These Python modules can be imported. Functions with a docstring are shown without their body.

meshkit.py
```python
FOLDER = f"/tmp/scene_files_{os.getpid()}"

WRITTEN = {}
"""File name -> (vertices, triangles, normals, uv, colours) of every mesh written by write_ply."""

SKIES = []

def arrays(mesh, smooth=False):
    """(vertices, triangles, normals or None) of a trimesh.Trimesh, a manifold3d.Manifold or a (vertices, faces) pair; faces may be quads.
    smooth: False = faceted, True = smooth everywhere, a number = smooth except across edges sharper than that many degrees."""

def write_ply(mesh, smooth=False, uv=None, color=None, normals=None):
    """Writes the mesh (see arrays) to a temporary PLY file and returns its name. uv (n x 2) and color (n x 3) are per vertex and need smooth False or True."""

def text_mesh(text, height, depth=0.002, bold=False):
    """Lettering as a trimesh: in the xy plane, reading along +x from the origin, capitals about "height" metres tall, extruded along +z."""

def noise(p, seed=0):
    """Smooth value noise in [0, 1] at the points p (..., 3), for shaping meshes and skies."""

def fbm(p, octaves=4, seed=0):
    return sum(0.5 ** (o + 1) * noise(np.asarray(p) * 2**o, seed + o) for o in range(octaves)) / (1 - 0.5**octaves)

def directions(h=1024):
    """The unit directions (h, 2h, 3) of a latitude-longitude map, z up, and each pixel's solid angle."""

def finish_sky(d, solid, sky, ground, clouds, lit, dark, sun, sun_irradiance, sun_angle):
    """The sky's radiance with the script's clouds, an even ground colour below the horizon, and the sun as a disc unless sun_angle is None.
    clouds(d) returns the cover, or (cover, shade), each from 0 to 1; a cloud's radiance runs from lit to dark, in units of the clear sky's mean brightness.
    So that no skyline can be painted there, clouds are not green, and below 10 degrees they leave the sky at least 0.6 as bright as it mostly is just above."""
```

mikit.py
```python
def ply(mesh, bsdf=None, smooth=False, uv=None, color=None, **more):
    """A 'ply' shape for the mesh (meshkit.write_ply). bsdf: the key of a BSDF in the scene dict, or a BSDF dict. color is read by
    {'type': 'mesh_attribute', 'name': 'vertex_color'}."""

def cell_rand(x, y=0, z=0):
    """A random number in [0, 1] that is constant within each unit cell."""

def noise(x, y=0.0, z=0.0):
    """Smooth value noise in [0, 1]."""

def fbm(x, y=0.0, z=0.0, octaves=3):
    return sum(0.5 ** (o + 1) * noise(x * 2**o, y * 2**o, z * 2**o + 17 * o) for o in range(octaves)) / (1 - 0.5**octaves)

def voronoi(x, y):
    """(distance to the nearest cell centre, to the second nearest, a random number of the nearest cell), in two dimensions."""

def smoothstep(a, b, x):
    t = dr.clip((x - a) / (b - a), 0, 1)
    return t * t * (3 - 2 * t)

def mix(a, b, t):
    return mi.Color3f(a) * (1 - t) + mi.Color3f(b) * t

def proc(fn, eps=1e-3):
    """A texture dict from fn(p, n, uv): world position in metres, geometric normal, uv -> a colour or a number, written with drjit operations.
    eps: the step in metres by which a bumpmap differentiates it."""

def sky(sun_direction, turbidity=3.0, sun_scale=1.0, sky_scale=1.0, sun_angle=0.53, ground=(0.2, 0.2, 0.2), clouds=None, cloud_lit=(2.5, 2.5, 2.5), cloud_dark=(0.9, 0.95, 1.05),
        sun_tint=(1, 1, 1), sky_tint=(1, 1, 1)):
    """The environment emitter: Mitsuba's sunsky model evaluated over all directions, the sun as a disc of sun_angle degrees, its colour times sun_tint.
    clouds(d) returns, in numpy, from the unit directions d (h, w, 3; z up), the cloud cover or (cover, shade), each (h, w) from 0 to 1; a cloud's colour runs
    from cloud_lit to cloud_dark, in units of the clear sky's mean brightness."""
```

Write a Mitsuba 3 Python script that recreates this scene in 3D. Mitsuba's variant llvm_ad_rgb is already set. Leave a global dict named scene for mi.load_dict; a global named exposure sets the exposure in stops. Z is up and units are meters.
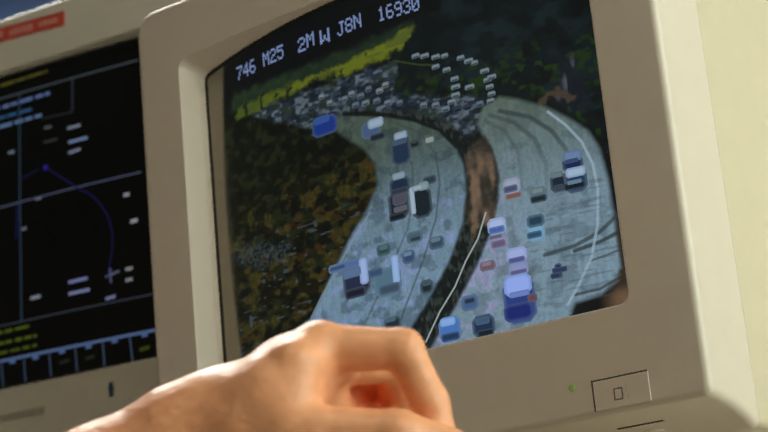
import math, json
import numpy as np, trimesh, manifold3d as m3, mitsuba as mi, drjit as dr
import mikit, meshkit
from mikit import proc, ply, noise, fbm, cell_rand, smoothstep, mix

# ------------------------------------------------------------------ camera, light, exposure
OZ = 1.35                                            # height of the middle of the near screen above the floor
CAM = np.array([0.54895, -0.86007, -0.32728 + OZ])
RIGHT, DOWN, FWD = np.array([0.8243, 0.5588, -0.0914]), np.array([-0.2307, 0.1846, -0.9553]), np.array([-0.517, 0.8086, 0.2811])
FWD = FWD / np.linalg.norm(FWD)
DOWN = DOWN - FWD * (DOWN @ FWD); DOWN /= np.linalg.norm(DOWN)
exposure = 0.0
WINDOW_GLOW = (3.35, 3.85, 3.4)                       # daylight on the blind of the right-hand window
LAMP_GLOW = (4.2, 3.5, 2.8)                       # fluorescent ceiling panels
REAR_LAMP_GLOW = (25.0, 24.0, 22.0)

scene, labels = {"type": "scene"}, {}
scene["camera"] = {
    "type": "thinlens", "fov": float(2 * math.degrees(math.atan(384 / 1814.85))), "fov_axis": "x",
    "aperture_radius": 0.0042, "focus_distance": 0.985, "near_clip": 0.01, "far_clip": 50.0,
    "to_world": mi.ScalarTransform4f().look_at(origin=CAM.tolist(), target=(CAM + FWD).tolist(), up=(-DOWN).tolist())}

# ------------------------------------------------------------------ helpers
def srgb(c):
    c = np.asarray(c, float) / 255.0
    return np.where(c <= 0.04045, c / 12.92, ((c + 0.055) / 1.055) ** 2.4)

def rgb(c):
    return {"type": "rgb", "value": [float(x) for x in c]}

def numbered(key):
    if key not in scene and not any(k.startswith(key + "__") for k in scene) and key not in labels:
        return key
    n = 1
    while f"{key}_{n:03d}" in scene or f"{key}_{n:03d}" in labels or any(k.startswith(f"{key}_{n:03d}__") for k in scene):
        n += 1
    return f"{key}_{n:03d}"

def thing(name, label, cat, group=None):
    key = numbered(name)
    labels[key] = {"label": label, "category": cat}
    if group:
        labels[key]["group"] = group
    return key

def put(name, mesh, mat, parent=None, smooth=False, label=None, kind=None, emit=None, weight=None, color=None):
    key = numbered(parent + "__" + name if parent else name)
    uv = None
    if emit is not None and emit["type"] != "rgb":           # a glow that varies needs uv: the front view, 0 to 1
        uv = (mesh.vertices[:, [0, 2]] - mesh.vertices[:, [0, 2]].min(0)) / (np.ptp(mesh.vertices[:, [0, 2]], axis=0) + 1e-9)
    shape = ply(mesh, mat, smooth=smooth, uv=uv, color=color)
    if emit is not None:
        shape["emitter"] = {"type": "area", "radiance": emit}
        if weight is not None:
            shape["emitter"]["sampling_weight"] = weight
    scene[key] = shape
    if label or kind:
        labels[key] = {}
        if label: labels[key]["label"] = label
        if kind: labels[key]["kind"] = kind
    return key

def box(x0, x1, y0, y1, z0, z1, r=0.0):
    lo, hi = np.minimum([x0, y0, z0], [x1, y1, z1]), np.maximum([x0, y0, z0], [x1, y1, z1])
    if r <= 0:
        b = trimesh.creation.box(hi - lo); b.apply_translation((hi + lo) / 2); return b
    pts = []
    for sx in (0, 1):
        for sy in (0, 1):
            for sz in (0, 1):
                cpt = np.where([sx, sy, sz], hi - r, lo + r)
                s = trimesh.creation.icosphere(1, r).vertices + cpt
                pts.append(s)
    return trimesh.convex.convex_hull(np.vstack(pts))

def joined(*ms):
    return trimesh.util.concatenate(list(ms))

def lathe(profile, at, axis=(0, 0, 1), n=40):
    m = trimesh.creation.revolve(np.asarray(profile, float), sections=n)
    m.apply_transform(trimesh.geometry.align_vectors([0, 0, 1], axis)); m.apply_translation(at); return m

class Frame:
    """A monitor's own axes: x right, y into the screen, z up."""
    def __init__(self, rot, pos):
        self.rot, self.pos = np.asarray(rot, float), np.asarray(pos, float)
    def __call__(self, mesh):
        m = mesh.copy(); m.vertices = m.vertices @ self.rot.T + self.pos; return m

# ------------------------------------------------------------------ materials
def plastic_colour(base, amount):
    def fn(p, n, uv):
        d = fbm(p.x * 9, p.y * 9, p.z * 9) - 0.5
        s = fbm(p.x * 60 + 3, p.y * 60, p.z * 60) - 0.5
        return mi.Color3f(base) * (1 + amount * d + 0.5 * amount * s)
    return proc(fn)

def grain(p, n, uv):
    return 0.00012 * noise(p.x * 1400, p.y * 1400, p.z * 1400)

def plastic(key, base, rough=0.34, amount=0.08):
    scene[key] = {"type": "bumpmap", "tex": proc(grain, 2e-4), "scale": 1.0,
                  "bsdf": {"type": "twosided", "b": {"type": "principled", "base_color": plastic_colour(base, amount), "roughness": rough, "specular": 0.45}}}

def flat(key, base, rough=0.6, metallic=0.0, spec=0.4):
    scene[key] = {"type": "twosided", "b": {"type": "principled", "base_color": rgb(base), "roughness": rough, "metallic": metallic, "specular": spec}}

plastic("m_near_plastic", (0.575, 0.497, 0.405))
plastic("m_far_plastic", (0.60, 0.57, 0.475))
plastic("m_housing_plastic", (0.53, 0.455, 0.325))
flat("m_black", (0.012, 0.012, 0.012), 0.6)
flat("m_groove", (0.10, 0.085, 0.065), 0.8)
flat("m_icon", (0.16, 0.14, 0.12), 0.6)
flat("m_knob", (0.72, 0.68, 0.58), 0.4)
flat("m_led", (0.16, 0.22, 0.08), 0.3)
flat("m_blue_lamp", (0.03, 0.07, 0.11), 0.3)
flat("m_plate", (0.36, 0.34, 0.28), 0.5)
flat("m_metal", (0.55, 0.55, 0.55), 0.35, 1.0)
flat("m_dark_metal", (0.10, 0.10, 0.11), 0.45)
flat("m_tape_letters", (0.62, 0.30, 0.26), 0.6)
flat("m_lamp_diffuser", (0.8, 0.8, 0.8), 0.6)
def tube_face(p, n, uv):                                # left margin outside the raster painted pale, imitating the bevel reflected in the glass
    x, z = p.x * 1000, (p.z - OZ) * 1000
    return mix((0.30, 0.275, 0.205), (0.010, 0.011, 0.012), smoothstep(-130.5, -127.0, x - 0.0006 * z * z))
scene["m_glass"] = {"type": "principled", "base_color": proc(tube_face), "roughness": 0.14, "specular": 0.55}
scene["m_far_glass"] = {"type": "principled", "base_color": rgb((0.006, 0.007, 0.008)), "roughness": 0.2, "specular": 0.3}
scene["m_phosphor"] = {"type": "principled", "base_color": rgb((0.01, 0.01, 0.011)), "roughness": 0.25, "specular": 0.3}
def tape_colour(p, n, uv):
    return mix((0.42, 0.035, 0.03), (0.58, 0.09, 0.05), fbm(p.x * 120, p.y * 120, p.z * 160))
scene["m_red_tape"] = {"type": "twosided", "b": {"type": "principled", "base_color": proc(tape_colour), "roughness": 0.45}}
def paint(base, k=4.0, amt=0.12):
    def fn(p, n, uv):
        return mi.Color3f(base) * (1 - amt / 2 + amt * fbm(p.x * k, p.y * k, p.z * k))
    return proc(fn)
for key, base in (("m_wall", (0.27, 0.25, 0.21)), ("m_ceiling", (0.40, 0.39, 0.35)), ("m_floor", (0.12, 0.12, 0.115)), ("m_desk", (0.55, 0.50, 0.42)), ("m_trim", (0.6, 0.58, 0.52))):
    scene[key] = {"type": "twosided", "b": {"type": "principled", "base_color": paint(base), "roughness": 0.7}}
def skin_colour(p, n, uv):
    a = fbm(p.x * 45, p.y * 45, p.z * 45)
    b = noise(p.x * 260, p.y * 260, p.z * 260)
    return mix((0.76, 0.32, 0.15), (0.88, 0.405, 0.205), a) * (0.94 + 0.1 * b)
def skin_relief(p, n, uv):
    return 0.0004 * fbm(p.x * 420, p.y * 420, p.z * 420) + 0.0005 * noise(p.x * 150, p.y * 150, p.z * 150)
scene["m_skin"] = {"type": "bumpmap", "tex": proc(skin_relief, 3e-4), "scale": 1.0,
                   "bsdf": {"type": "twosided", "b": {"type": "principled", "base_color": proc(skin_colour), "roughness": 0.42, "specular": 0.5, "sheen": 0.3}}}
scene["m_nail"] = {"type": "twosided", "b": {"type": "principled", "base_color": rgb((0.72, 0.46, 0.38)), "roughness": 0.3}}
def cloth_colour(p, n, uv):
    return mix((0.60, 0.60, 0.62), (0.68, 0.68, 0.70), noise(p.x * 900, p.y * 900, p.z * 900))
scene["m_cloth"] = {"type": "twosided", "b": {"type": "principled", "base_color": proc(cloth_colour), "roughness": 0.85, "sheen": 0.3}}

# ------------------------------------------------------------------ what the two screens show, in millimetres on their glass
POLY={"hill": [[12.3,66.5],[22.4,74.5],[33.0,87.5],[51.1,114.4],[146.1,118.8],[143.5,-14.8],[135.2,-12.9],[127.7,-4.1],[114.6,8.5],[100.6,16.7],[82.9,23.6],[73.9,27.1],[48.6,33.7],[11.9,43.6]],
 "field": [[-114.4,65.2],[-109.9,73.3],[-89.9,73.7],[-57.4,74.3],[-17.7,75.4],[8.7,79.2],[29.2,84.8],[27.1,78.9],[18.7,72.4],[7.7,70.4],[-10.9,68.2],[-32.5,66.8],[-42.9,72.5],[-58.0,67.9],[-81.8,67.2],[-97.1,63.9]],
 "verge": [[-117.4,72.9],[-114.5,82.9],[-56.6,82.1],[-9.2,83.9],[28.8,87.5],[29.1,84.1],[8.6,78.6],[-17.7,75.4],[-57.4,74.3],[-96.2,73.0]],
 "forest": [[-127.0,71.9],[-97.1,63.9],[-59.0,58.9],[-37.1,38.2],[-26.5,28.7],[-12.7,17.3],[-6.6,6.3],[-5.8,-6.4],[-14.5,-19.8],[-29.5,-34.8],[-42.6,-50.3],[-63.4,-76.5],[-74.4,-89.5],[-103.7,-129.7],[-143.5,-122.1]],
 "far": [[-101.6,63.9],[-85.4,65.6],[-59.9,65.8],[-22.6,65.1],[3.7,66.5],[13.7,66.1],[14.9,57.4],[9.9,44.8],[42.2,36.0],[75.1,26.8],[77.2,17.6],[65.3,8.4],[53.4,6.5],[40.2,18.4],[24.1,26.4],[3.8,34.4],[-24.9,43.7],[-33.0,39.6],[-46.7,37.0],[-60.3,46.1]],
 "left": [[-74.4,-89.5],[-63.4,-76.5],[-42.6,-50.3],[-29.5,-34.8],[-14.5,-19.8],[-5.8,-6.4],[-6.6,6.3],[-12.7,17.3],[-26.5,28.7],[-37.0,38.8],[-30.3,43.3],[-14.0,39.4],[3.6,33.2],[23.9,25.2],[39.9,15.4],[49.1,3.2],[53.6,-8.9],[53.7,-24.0],[48.8,-43.9],[37.4,-63.5],[21.9,-82.7],[2.7,-102.4],[-17.7,-127.9],[-94.1,-119.3]],
 "median": [[-17.7,-127.9],[2.7,-102.4],[21.9,-82.7],[37.4,-63.5],[48.2,-43.8],[53.1,-23.9],[52.9,-8.7],[48.4,3.4],[39.9,15.4],[22.0,26.4],[3.7,33.8],[-25.0,42.5],[-24.8,45.0],[7.5,35.9],[27.7,28.0],[45.5,18.3],[58.5,5.2],[67.3,4.2],[71.4,-4.1],[73.6,-17.9],[71.6,-34.2],[65.1,-51.7],[53.4,-70.5],[37.5,-90.6],[18.6,-111.4],[-4.6,-136.2]],
 "brown": [[54.5,-6.1],[60.8,3.4],[67.3,4.2],[71.4,-4.1],[73.6,-17.9],[71.6,-34.2],[66.0,-49.6],[60.1,-46.5],[53.0,-52.6],[52.0,-38.7],[55.0,-24.3]],
 "right": [[-4.6,-136.2],[18.6,-111.4],[37.5,-90.6],[53.4,-70.5],[65.1,-51.7],[71.6,-34.2],[73.6,-17.9],[71.4,-4.1],[67.3,4.2],[64.5,12.9],[69.4,22.1],[80.0,25.5],[91.9,20.7],[106.2,12.9],[118.7,3.3],[129.1,-6.8],[134.5,-18.7],[136.7,-36.7],[137.5,-57.2],[138.2,-77.3],[138.4,-93.2],[124.0,-100.7],[109.5,-102.4],[98.1,-123.5],[49.1,-128.7]],
 "corner": [[129.7,-100.0],[135.5,-93.8],[136.8,-83.9],[149.0,-79.4],[148.6,-124.1],[112.9,-120.5],[120.2,-103.9]],
 "top": [[-123.1,72.7],[-115.2,85.9],[-56.3,84.6],[-8.9,87.1],[33.3,90.6],[48.1,88.2],[53.3,133.4],[-132.7,135.1],[-147.0,90.8]],
 "rock": [[113.2,16.1],[117.7,33.2],[125.4,38.6],[129.9,27.1],[131.8,14.6],[126.3,8.1],[117.9,11.3]],
 "grey": [[-127.1,-24.5],[-118.9,-16.8],[-92.5,-21.1],[-74.7,-28.8],[-81.2,-36.0],[-100.9,-35.0]]}
LINE={"barrier": [[[16.5,-106.9],[27.6,-91.5],[38.9,-79.2],[47.6,-65.7],[56.6,-54.6],[63.3,-40.6]],1.05],
 "edge": [[[105.4,-102.8],[113.7,-91.9],[122.2,-78.8],[127.9,-61.0],[130.5,-41.2],[129.5,-26.4],[124.9,-12.4],[117.0,-0.5],[107.6,9.6]],1.6],
 "lane": [[[79.0,17.2],[96.6,9.2],[108.5,-2.1],[115.3,-14.4],[118.1,-29.8],[115.9,-46.9],[108.5,-68.5],[95.1,-91.7]],1.8],
 "lane_b": [[[72.6,16.3],[87.2,7.8],[98.0,-4.4],[102.7,-20.4],[101.4,-40.8],[94.5,-62.7],[79.8,-88.7],[67.0,-109.2]],1.8],
 "lane_c": [[[69.7,13.4],[80.6,4.6],[87.1,-9.0],[87.1,-28.8],[81.7,-48.3],[70.5,-69.4],[53.1,-94.9]],1.5],
 "left_edge": [[[-68.7,-81.5],[-54.3,-64.9],[-40.2,-49.6],[-28.2,-37.0],[-13.4,-22.6]],1.0],
 "lane_d": [[[6.9,29.8],[26.5,17.0],[35.6,1.7],[36.2,-16.8],[31.2,-36.9],[20.6,-58.6],[4.6,-85.0],[-4.1,-101.0]],1.0],
 "lane_e": [[[-7.6,29.9],[11.0,16.1],[19.0,-0.3],[18.7,-15.6],[11.9,-38.5],[0.3,-55.2],[-18.2,-80.2],[-32.7,-98.2]],1.0],
 "shadow_a": [[[95.7,-72.3],[113.5,-70.7],[128.5,-65.7],[142.1,-56.4]],1.6],
 "shadow_b": [[[113.1,-73.5],[127.8,-71.3],[142.4,-66.8]],1.6],
 "shadow_c": [[[120.9,-80.8],[129.5,-79.6],[139.3,-77.6]],0.9],
 "shadow_d": [[[110.0,-98.0],[124.4,-97.4],[139.1,-92.2]],1.2],
 "bank": [[[-25.7,43.3],[-10.3,39.0],[5.9,33.9],[24.0,25.8],[39.9,15.4],[49.1,3.2]],1.6],
 "tree": [[[-41.0,60.8],[-34.6,68.7]],6.0],
 "tree_b": [[[-69.5,62.1],[-67.6,72.2]],2.2],
 "tree_c": [[[-91.1,62.0],[-89.0,73.5]],2.4],
 "tree_d": [[[-105.3,63.7],[-103.5,72.6]],2.6],
 "tree_e": [[[14.3,64.7],[20.0,72.0]],3.0],
 "hedge": [[[14.4,65.9],[31.1,58.6],[44.4,54.9]],0.8]}
VEHICLES=[["truck",[[-40.8,39.9,17.3,10.1,22,48,118],[-42.7,44.3,11.0,3.2,45,75,140]]],
 ["truck",[[-7.1,27.9,11.7,8.0,62,84,116],[-3.1,31.2,9.5,4.3,140,160,180],[-2.6,22.2,9.4,3.1,25,35,42]]],
 ["truck",[[12.5,10.1,11.3,16.4,28,44,68],[13.4,18.6,7.7,3.7,135,155,175],[12.3,15.1,9.2,2.4,60,78,100]]],
 ["car",[[22.4,11.3,5.5,3.6,22,30,32],[22.5,12.5,3.5,1.2,50,60,62]]],
 ["car",[[32.6,11.1,4.8,2.4,130,145,140]]],
 ["lorry",[[9.4,-11.5,12.0,9.0,25,40,62],[9.4,-5.3,7.8,3.0,125,145,160],[9.0,-14.5,10.6,2.4,42,50,62]]],
 ["lorry",[[7.4,-22.7,12.0,15.6,28,36,50],[8.5,-19.3,7.7,5.4,72,70,86],[8.5,-25.4,8.4,2.4,88,84,96],[5.9,-29.7,9.9,3.0,18,24,32]]],
 ["lorry",[[23.1,-25.3,11.6,16.0,20,32,38],[17.2,-22.6,2.4,15.5,150,168,185],[21.4,-15.7,6.2,2.4,140,160,172]]],
 ["car",[[29.9,-12.9,7.5,3.6,38,52,66],[25.5,-15.5,5.5,3.6,120,145,150]]],
 ["car",[[16.1,-44.3,9.0,4.7,62,88,104],[16.6,-45.6,6.2,1.8,38,52,64]]],
 ["car",[[30.2,-51.1,8.1,5.3,48,68,86],[29.8,-49.2,5.4,1.8,90,115,130]]],
 ["car",[[-5.9,-47.1,7.9,4.8,34,66,70],[-5.8,-45.9,5.0,1.8,70,100,110]]],
 ["car",[[10.8,-55.2,6.9,5.9,48,68,104],[10.3,-53.3,4.9,1.8,95,125,150]]],
 ["truck",[[-27.3,-62.4,17.8,14.9,34,42,66],[-21.4,-56.4,4.4,14.3,145,168,212],[-30.3,-55.6,12.0,4.2,82,108,142],[-28.7,-68.2,13.4,4.2,26,24,42]]],
 ["truck",[[-5.2,-66.7,17.1,15.3,76,106,126],[1.1,-60.3,3.5,15.3,140,170,215],[-13.0,-59.5,8.7,3.6,50,74,108],[-4.3,-71.1,12.8,4.1,56,72,92]]],
 ["car",[[20.8,-75.3,6.8,6.4,26,38,48],[21.0,-73.0,4.7,2.3,58,76,90]]],
 ["car",[[-4.5,-91.5,9.9,5.2,30,44,52],[-5.7,-89.4,6.4,1.7,70,92,104]]],
 ["car",[[118.2,-23.9,10.0,5.2,22,38,74],[118.8,-19.3,8.9,4.6,96,122,158],[117.9,-22.1,7.1,1.7,50,68,108]]],
 ["van",[[118.8,-33.4,11.2,12.6,34,54,88],[119.3,-28.9,10.0,4.0,150,172,196],[117.8,-36.7,11.2,2.9,16,26,36],[118.1,-34.5,7.7,1.7,92,120,140]]],
 ["car",[[108.8,-33.0,7.8,8.6,26,36,52],[108.3,-28.2,6.0,2.3,96,115,120],[108.6,-35.3,4.8,1.7,52,62,72]]],
 ["car",[[96.4,-37.3,8.5,6.9,84,104,114],[96.1,-39.6,8.5,2.9,22,36,46],[96.1,-34.9,5.5,1.7,110,128,132]]],
 ["car",[[81.0,-28.6,8.7,7.5,146,154,178],[80.2,-30.2,7.5,2.9,62,74,104],[81.5,-34.6,8.7,2.3,116,78,72]]],
 ["car",[[92.2,-56.4,8.5,12.5,112,158,186],[92.8,-51.8,8.5,5.1,32,58,74],[91.2,-59.7,7.9,2.8,40,72,100]]],
 ["car",[[69.2,-49.7,9.4,7.5,158,174,214],[68.9,-52.0,8.8,2.9,66,92,160],[67.8,-55.9,7.6,1.7,92,86,110]]],
 ["car",[[69.9,-59.3,9.4,5.7,132,132,162],[69.1,-60.3,7.5,2.9,94,82,112]]],
 ["car",[[79.2,-68.8,10.5,6.8,150,164,212],[78.9,-71.7,9.2,2.3,74,80,132]]],
 ["car",[[79.4,-77.0,9.8,5.7,128,138,182],[79.2,-78.7,9.2,1.7,86,84,128]]],
 ["car",[[60.9,-71.4,8.2,4.0,104,78,90],[60.4,-70.2,5.1,1.7,128,112,124]]],
 ["truck",[[77.8,-95.2,17.2,23.6,40,58,122],[77.7,-86.0,14.8,10.2,138,162,226],[78.3,-91.3,11.0,2.3,104,122,186],[76.5,-101.3,15.3,7.8,24,38,104],[85.7,-95.0,4.2,3.4,96,66,74]]],
 ["motorcycle",[[102.6,-82.9,3.0,7.3,34,44,74],[103.3,-82.4,7.7,2.2,40,52,84],[100.6,-85.3,4.8,2.2,38,48,78]]],
 ["car",[[47.3,-90.3,9.0,6.8,62,88,128],[47.4,-89.1,5.8,2.3,30,46,70]]],
 ["car",[[32.9,-102.6,11.9,12.5,66,108,176],[32.1,-98.3,8.6,3.4,124,164,218],[33.0,-107.2,10.5,3.4,28,52,84]]],
 ["car",[[54.4,-105.0,12.1,10.7,26,46,74],[54.1,-102.1,7.6,2.8,58,84,112],[55.2,-109.2,8.9,2.8,16,28,40]]],
 ["car",[[-35.0,-50.2,22.7,3.6,76,100,148],[-40.3,-50.2,10.7,1.8,52,72,104]]]]
FAR=[[29.1,64.9],[35.1,63.2],[42.3,60.5],[48.2,59.5],[58.4,55.4],[63.3,52.2],[66.9,50.0],[72.6,43.5],[76.5,38.7],[73.8,37.6],[74.6,33.1],[75.3,28.6],[74.2,24.5],[41.6,54.4],[48.6,50.6],[53.1,43.7],[53.2,38.7],[52.6,33.8],[49.6,30.3],[62.1,36.3],[-18.4,54.2],[-12.0,51.0],[-5.8,53.7],[-0.9,44.7],[-8.9,45.6],[1.9,50.3],[6.5,52.8],[10.8,52.8],[-23.9,52.5],[-16.3,46.4],[6.7,41.3],[15.0,39.0],[23.2,37.3],[31.0,33.3],[39.0,31.2],[45.2,27.1],[52.9,25.1],[59.4,24.6],[67.2,24.5],[-49.7,53.5],[-56.6,50.3],[-35.5,53.3],[-28.9,56.6],[-41.2,58.9]]
TEXT=[["746",[-110.0,91.1],[-93.4,91.8],10.7],["M25",[-86.2,92.9],[-68.8,93.3],11.2],["2M",[-56.3,92.7],[-43.1,93.8],11.7],["W",[-38.5,92.4],[-29.7,92.9],11.6],["J8N",[-25.0,93.4],[-6.6,94.3],12.2],["16930",[5.9,93.7],[35.0,92.7],12.7]]
DISPLAY=[["grid_line",[[34.0,99.6],[103.0,98.1],[166.8,97.7]],1.0,[70,80,90]],
 ["grid_line",[[105.8,97.4],[105.0,70.8]],0.9,[55,62,66]],
 ["grid_line",[[75.3,72.2],[105.0,70.8]],0.8,[40,46,50]],
 ["grid_line",[[54.1,97.9],[52.9,12.7],[52.5,-82.9]],0.9,[50,72,92]],
 ["grid_line",[[32.5,9.9],[100.4,10.3],[165.4,9.6]],1.0,[78,86,112]],
 ["grid_line",[[34.0,-82.6],[97.7,-83.5],[172.2,-84.3]],0.9,[56,62,76]],
 ["status_line",[[34.1,108.8],[58.4,108.5],[82.1,109.9]],2.0,[88,84,26]],
 ["text_line",[[33.8,90.9],[58.0,91.2],[83.6,91.4]],2.6,[92,112,162]],
 ["text_line",[[33.7,83.9],[53.9,83.1],[69.7,82.6]],2.6,[44,88,128]],
 ["text_line",[[33.6,76.5],[53.7,76.2],[75.4,75.4]],2.6,[92,120,158]],
 ["track_arc",[[78.2,32.7],[107.9,9.5],[120.5,1.3],[128.5,-7.4],[135.3,-18.9],[138.4,-31.8],[138.0,-43.9],[134.9,-55.5],[132.7,-65.7]],1.1,[26,26,92]],
 ["track_arc",[[50.4,9.2],[48.9,-18.3]],1.4,[24,26,100]],
 ["track_arc",[[54.7,28.4],[72.4,32.4]],1.0,[24,24,80]],
 ["map_marker",[[76.3,32.4],[80.1,32.3]],3.4,[40,34,140]],
 ["data_tag",[[78.0,64.2],[84.8,63.8]],1.8,[84,88,92]],
 ["data_tag",[[76.8,52.8],[90.2,52.5]],1.6,[48,52,56]],
 ["data_tag",[[99.9,58.7],[112.2,58.6]],2.0,[124,130,150]],
 ["data_tag",[[100.5,47.3],[118.3,47.2]],2.1,[112,134,168]],
 ["data_tag",[[100.3,38.9],[111.6,39.6]],2.1,[120,128,152]],
 ["data_tag",[[42.3,52.3],[48.3,52.1]],2.0,[112,124,132]],
 ["data_tag",[[68.0,9.4],[73.8,9.4]],2.0,[110,118,128]],
 ["data_tag",[[149.3,-5.1],[154.6,-5.1]],2.6,[140,144,150]],
 ["data_tag",[[154.6,-26.6],[160.8,-26.3]],2.6,[150,154,160]],
 ["data_tag",[[53.9,-11.8],[58.8,-11.6]],2.2,[96,104,122]],
 ["data_tag",[[97.4,-61.7],[114.8,-61.6]],2.2,[116,124,172]],
 ["data_tag",[[97.1,-70.5],[116.4,-70.6]],2.2,[122,130,172]],
 ["data_tag",[[131.0,-63.9],[143.5,-61.7]],1.4,[92,100,124]],
 ["data_tag",[[135.2,-57.9],[135.7,-69.3]],1.4,[84,88,124]],
 ["data_tag",[[148.8,-61.6],[155.0,-61.6]],2.3,[132,134,140]],
 ["data_tag",[[148.5,-69.8],[154.7,-69.8]],2.3,[128,130,138]],
 ["data_tag",[[61.5,-67.2],[71.0,-67.1]],2.4,[130,136,152]],
 ["data_tag",[[130.4,-80.4],[139.3,-79.8]],2.2,[116,118,158]],
 ["message_line",[[31.0,-88.3],[63.9,-88.0]],2.2,[70,92,18]],
 ["message_line",[[30.8,-96.3],[66.5,-96.5]],2.2,[78,92,22]],
 ["message_line",[[30.7,-104.4],[66.4,-103.7]],2.2,[66,84,16]],
 ["key_label",[[158.6,-123.2],[167.2,-122.4]],2.6,[52,62,16]],
 ["key_label",[[87.4,-120.9],[96.6,-120.2]],2.0,[28,36,26]],
 ["key_label",[[111.1,-121.9],[119.2,-121.0]],2.0,[30,36,24]],
 ["key_border",[[30.6,-109.3],[104.2,-110.6],[172.8,-110.9]],2.0,[82,104,146]],
 ["key_border",[[32.1,-110.0],[34.1,-132.4]],1.2,[52,68,92]],
 ["key_border",[[53.8,-110.3],[55.3,-131.3]],1.2,[52,68,92]],
 ["key_border",[[77.9,-111.0],[79.3,-131.1]],1.2,[52,68,92]],
 ["key_border",[[101.9,-111.4],[103.1,-130.9]],1.2,[52,68,92]],
 ["key_border",[[126.7,-111.1],[127.7,-130.6]],1.2,[58,74,98]],
 ["key_border",[[150.4,-111.5],[152.2,-130.2]],1.2,[58,74,98]],
 ["key_tick",[[40.3,-111.8],[46.1,-111.8]],3.6,[74,96,140]],
 ["key_tick",[[62.4,-112.6],[68.0,-112.5]],3.6,[74,96,140]],
 ["key_tick",[[87.2,-112.3],[92.7,-112.2]],3.6,[74,96,140]],
 ["key_tick",[[111.4,-112.7],[116.8,-112.6]],3.6,[74,96,140]],
 ["key_tick",[[134.6,-112.6],[139.9,-112.4]],3.6,[74,96,140]],
 ["key_tick",[[160.7,-112.6],[165.9,-112.4]],3.6,[74,96,140]]]
# ------------------------------------------------------------------ the near screen's picture (a function of the place on the glass)
def inside(x, z, pts, soft):
    """Soft cover, 0 to 1, of a polygon: even-odd test and distance to the outline."""
    cross, dist = mi.Bool(False), mi.Float(1e9)
    for (x0, z0), (x1, z1) in zip(pts, pts[1:] + pts[:1]):
        if z0 != z1:
            cross ^= ((z0 > z) != (z1 > z)) & (x < (x1 - x0) / (z1 - z0) * (z - z0) + x0)
        dist = dr.minimum(dist, seg2(x, z, x0, z0, x1, z1))
    s = dr.sqrt(dist) * dr.select(cross, 1.0, -1.0)
    return smoothstep(-soft, soft, s)

def seg2(x, z, x0, z0, x1, z1):
    ex, ez = x1 - x0, z1 - z0
    t = dr.clip(((x - x0) * ex + (z - z0) * ez) / max(ex * ex + ez * ez, 1e-9), 0, 1)
    return dr.square(x - x0 - t * ex) + dr.square(z - z0 - t * ez)

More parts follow.
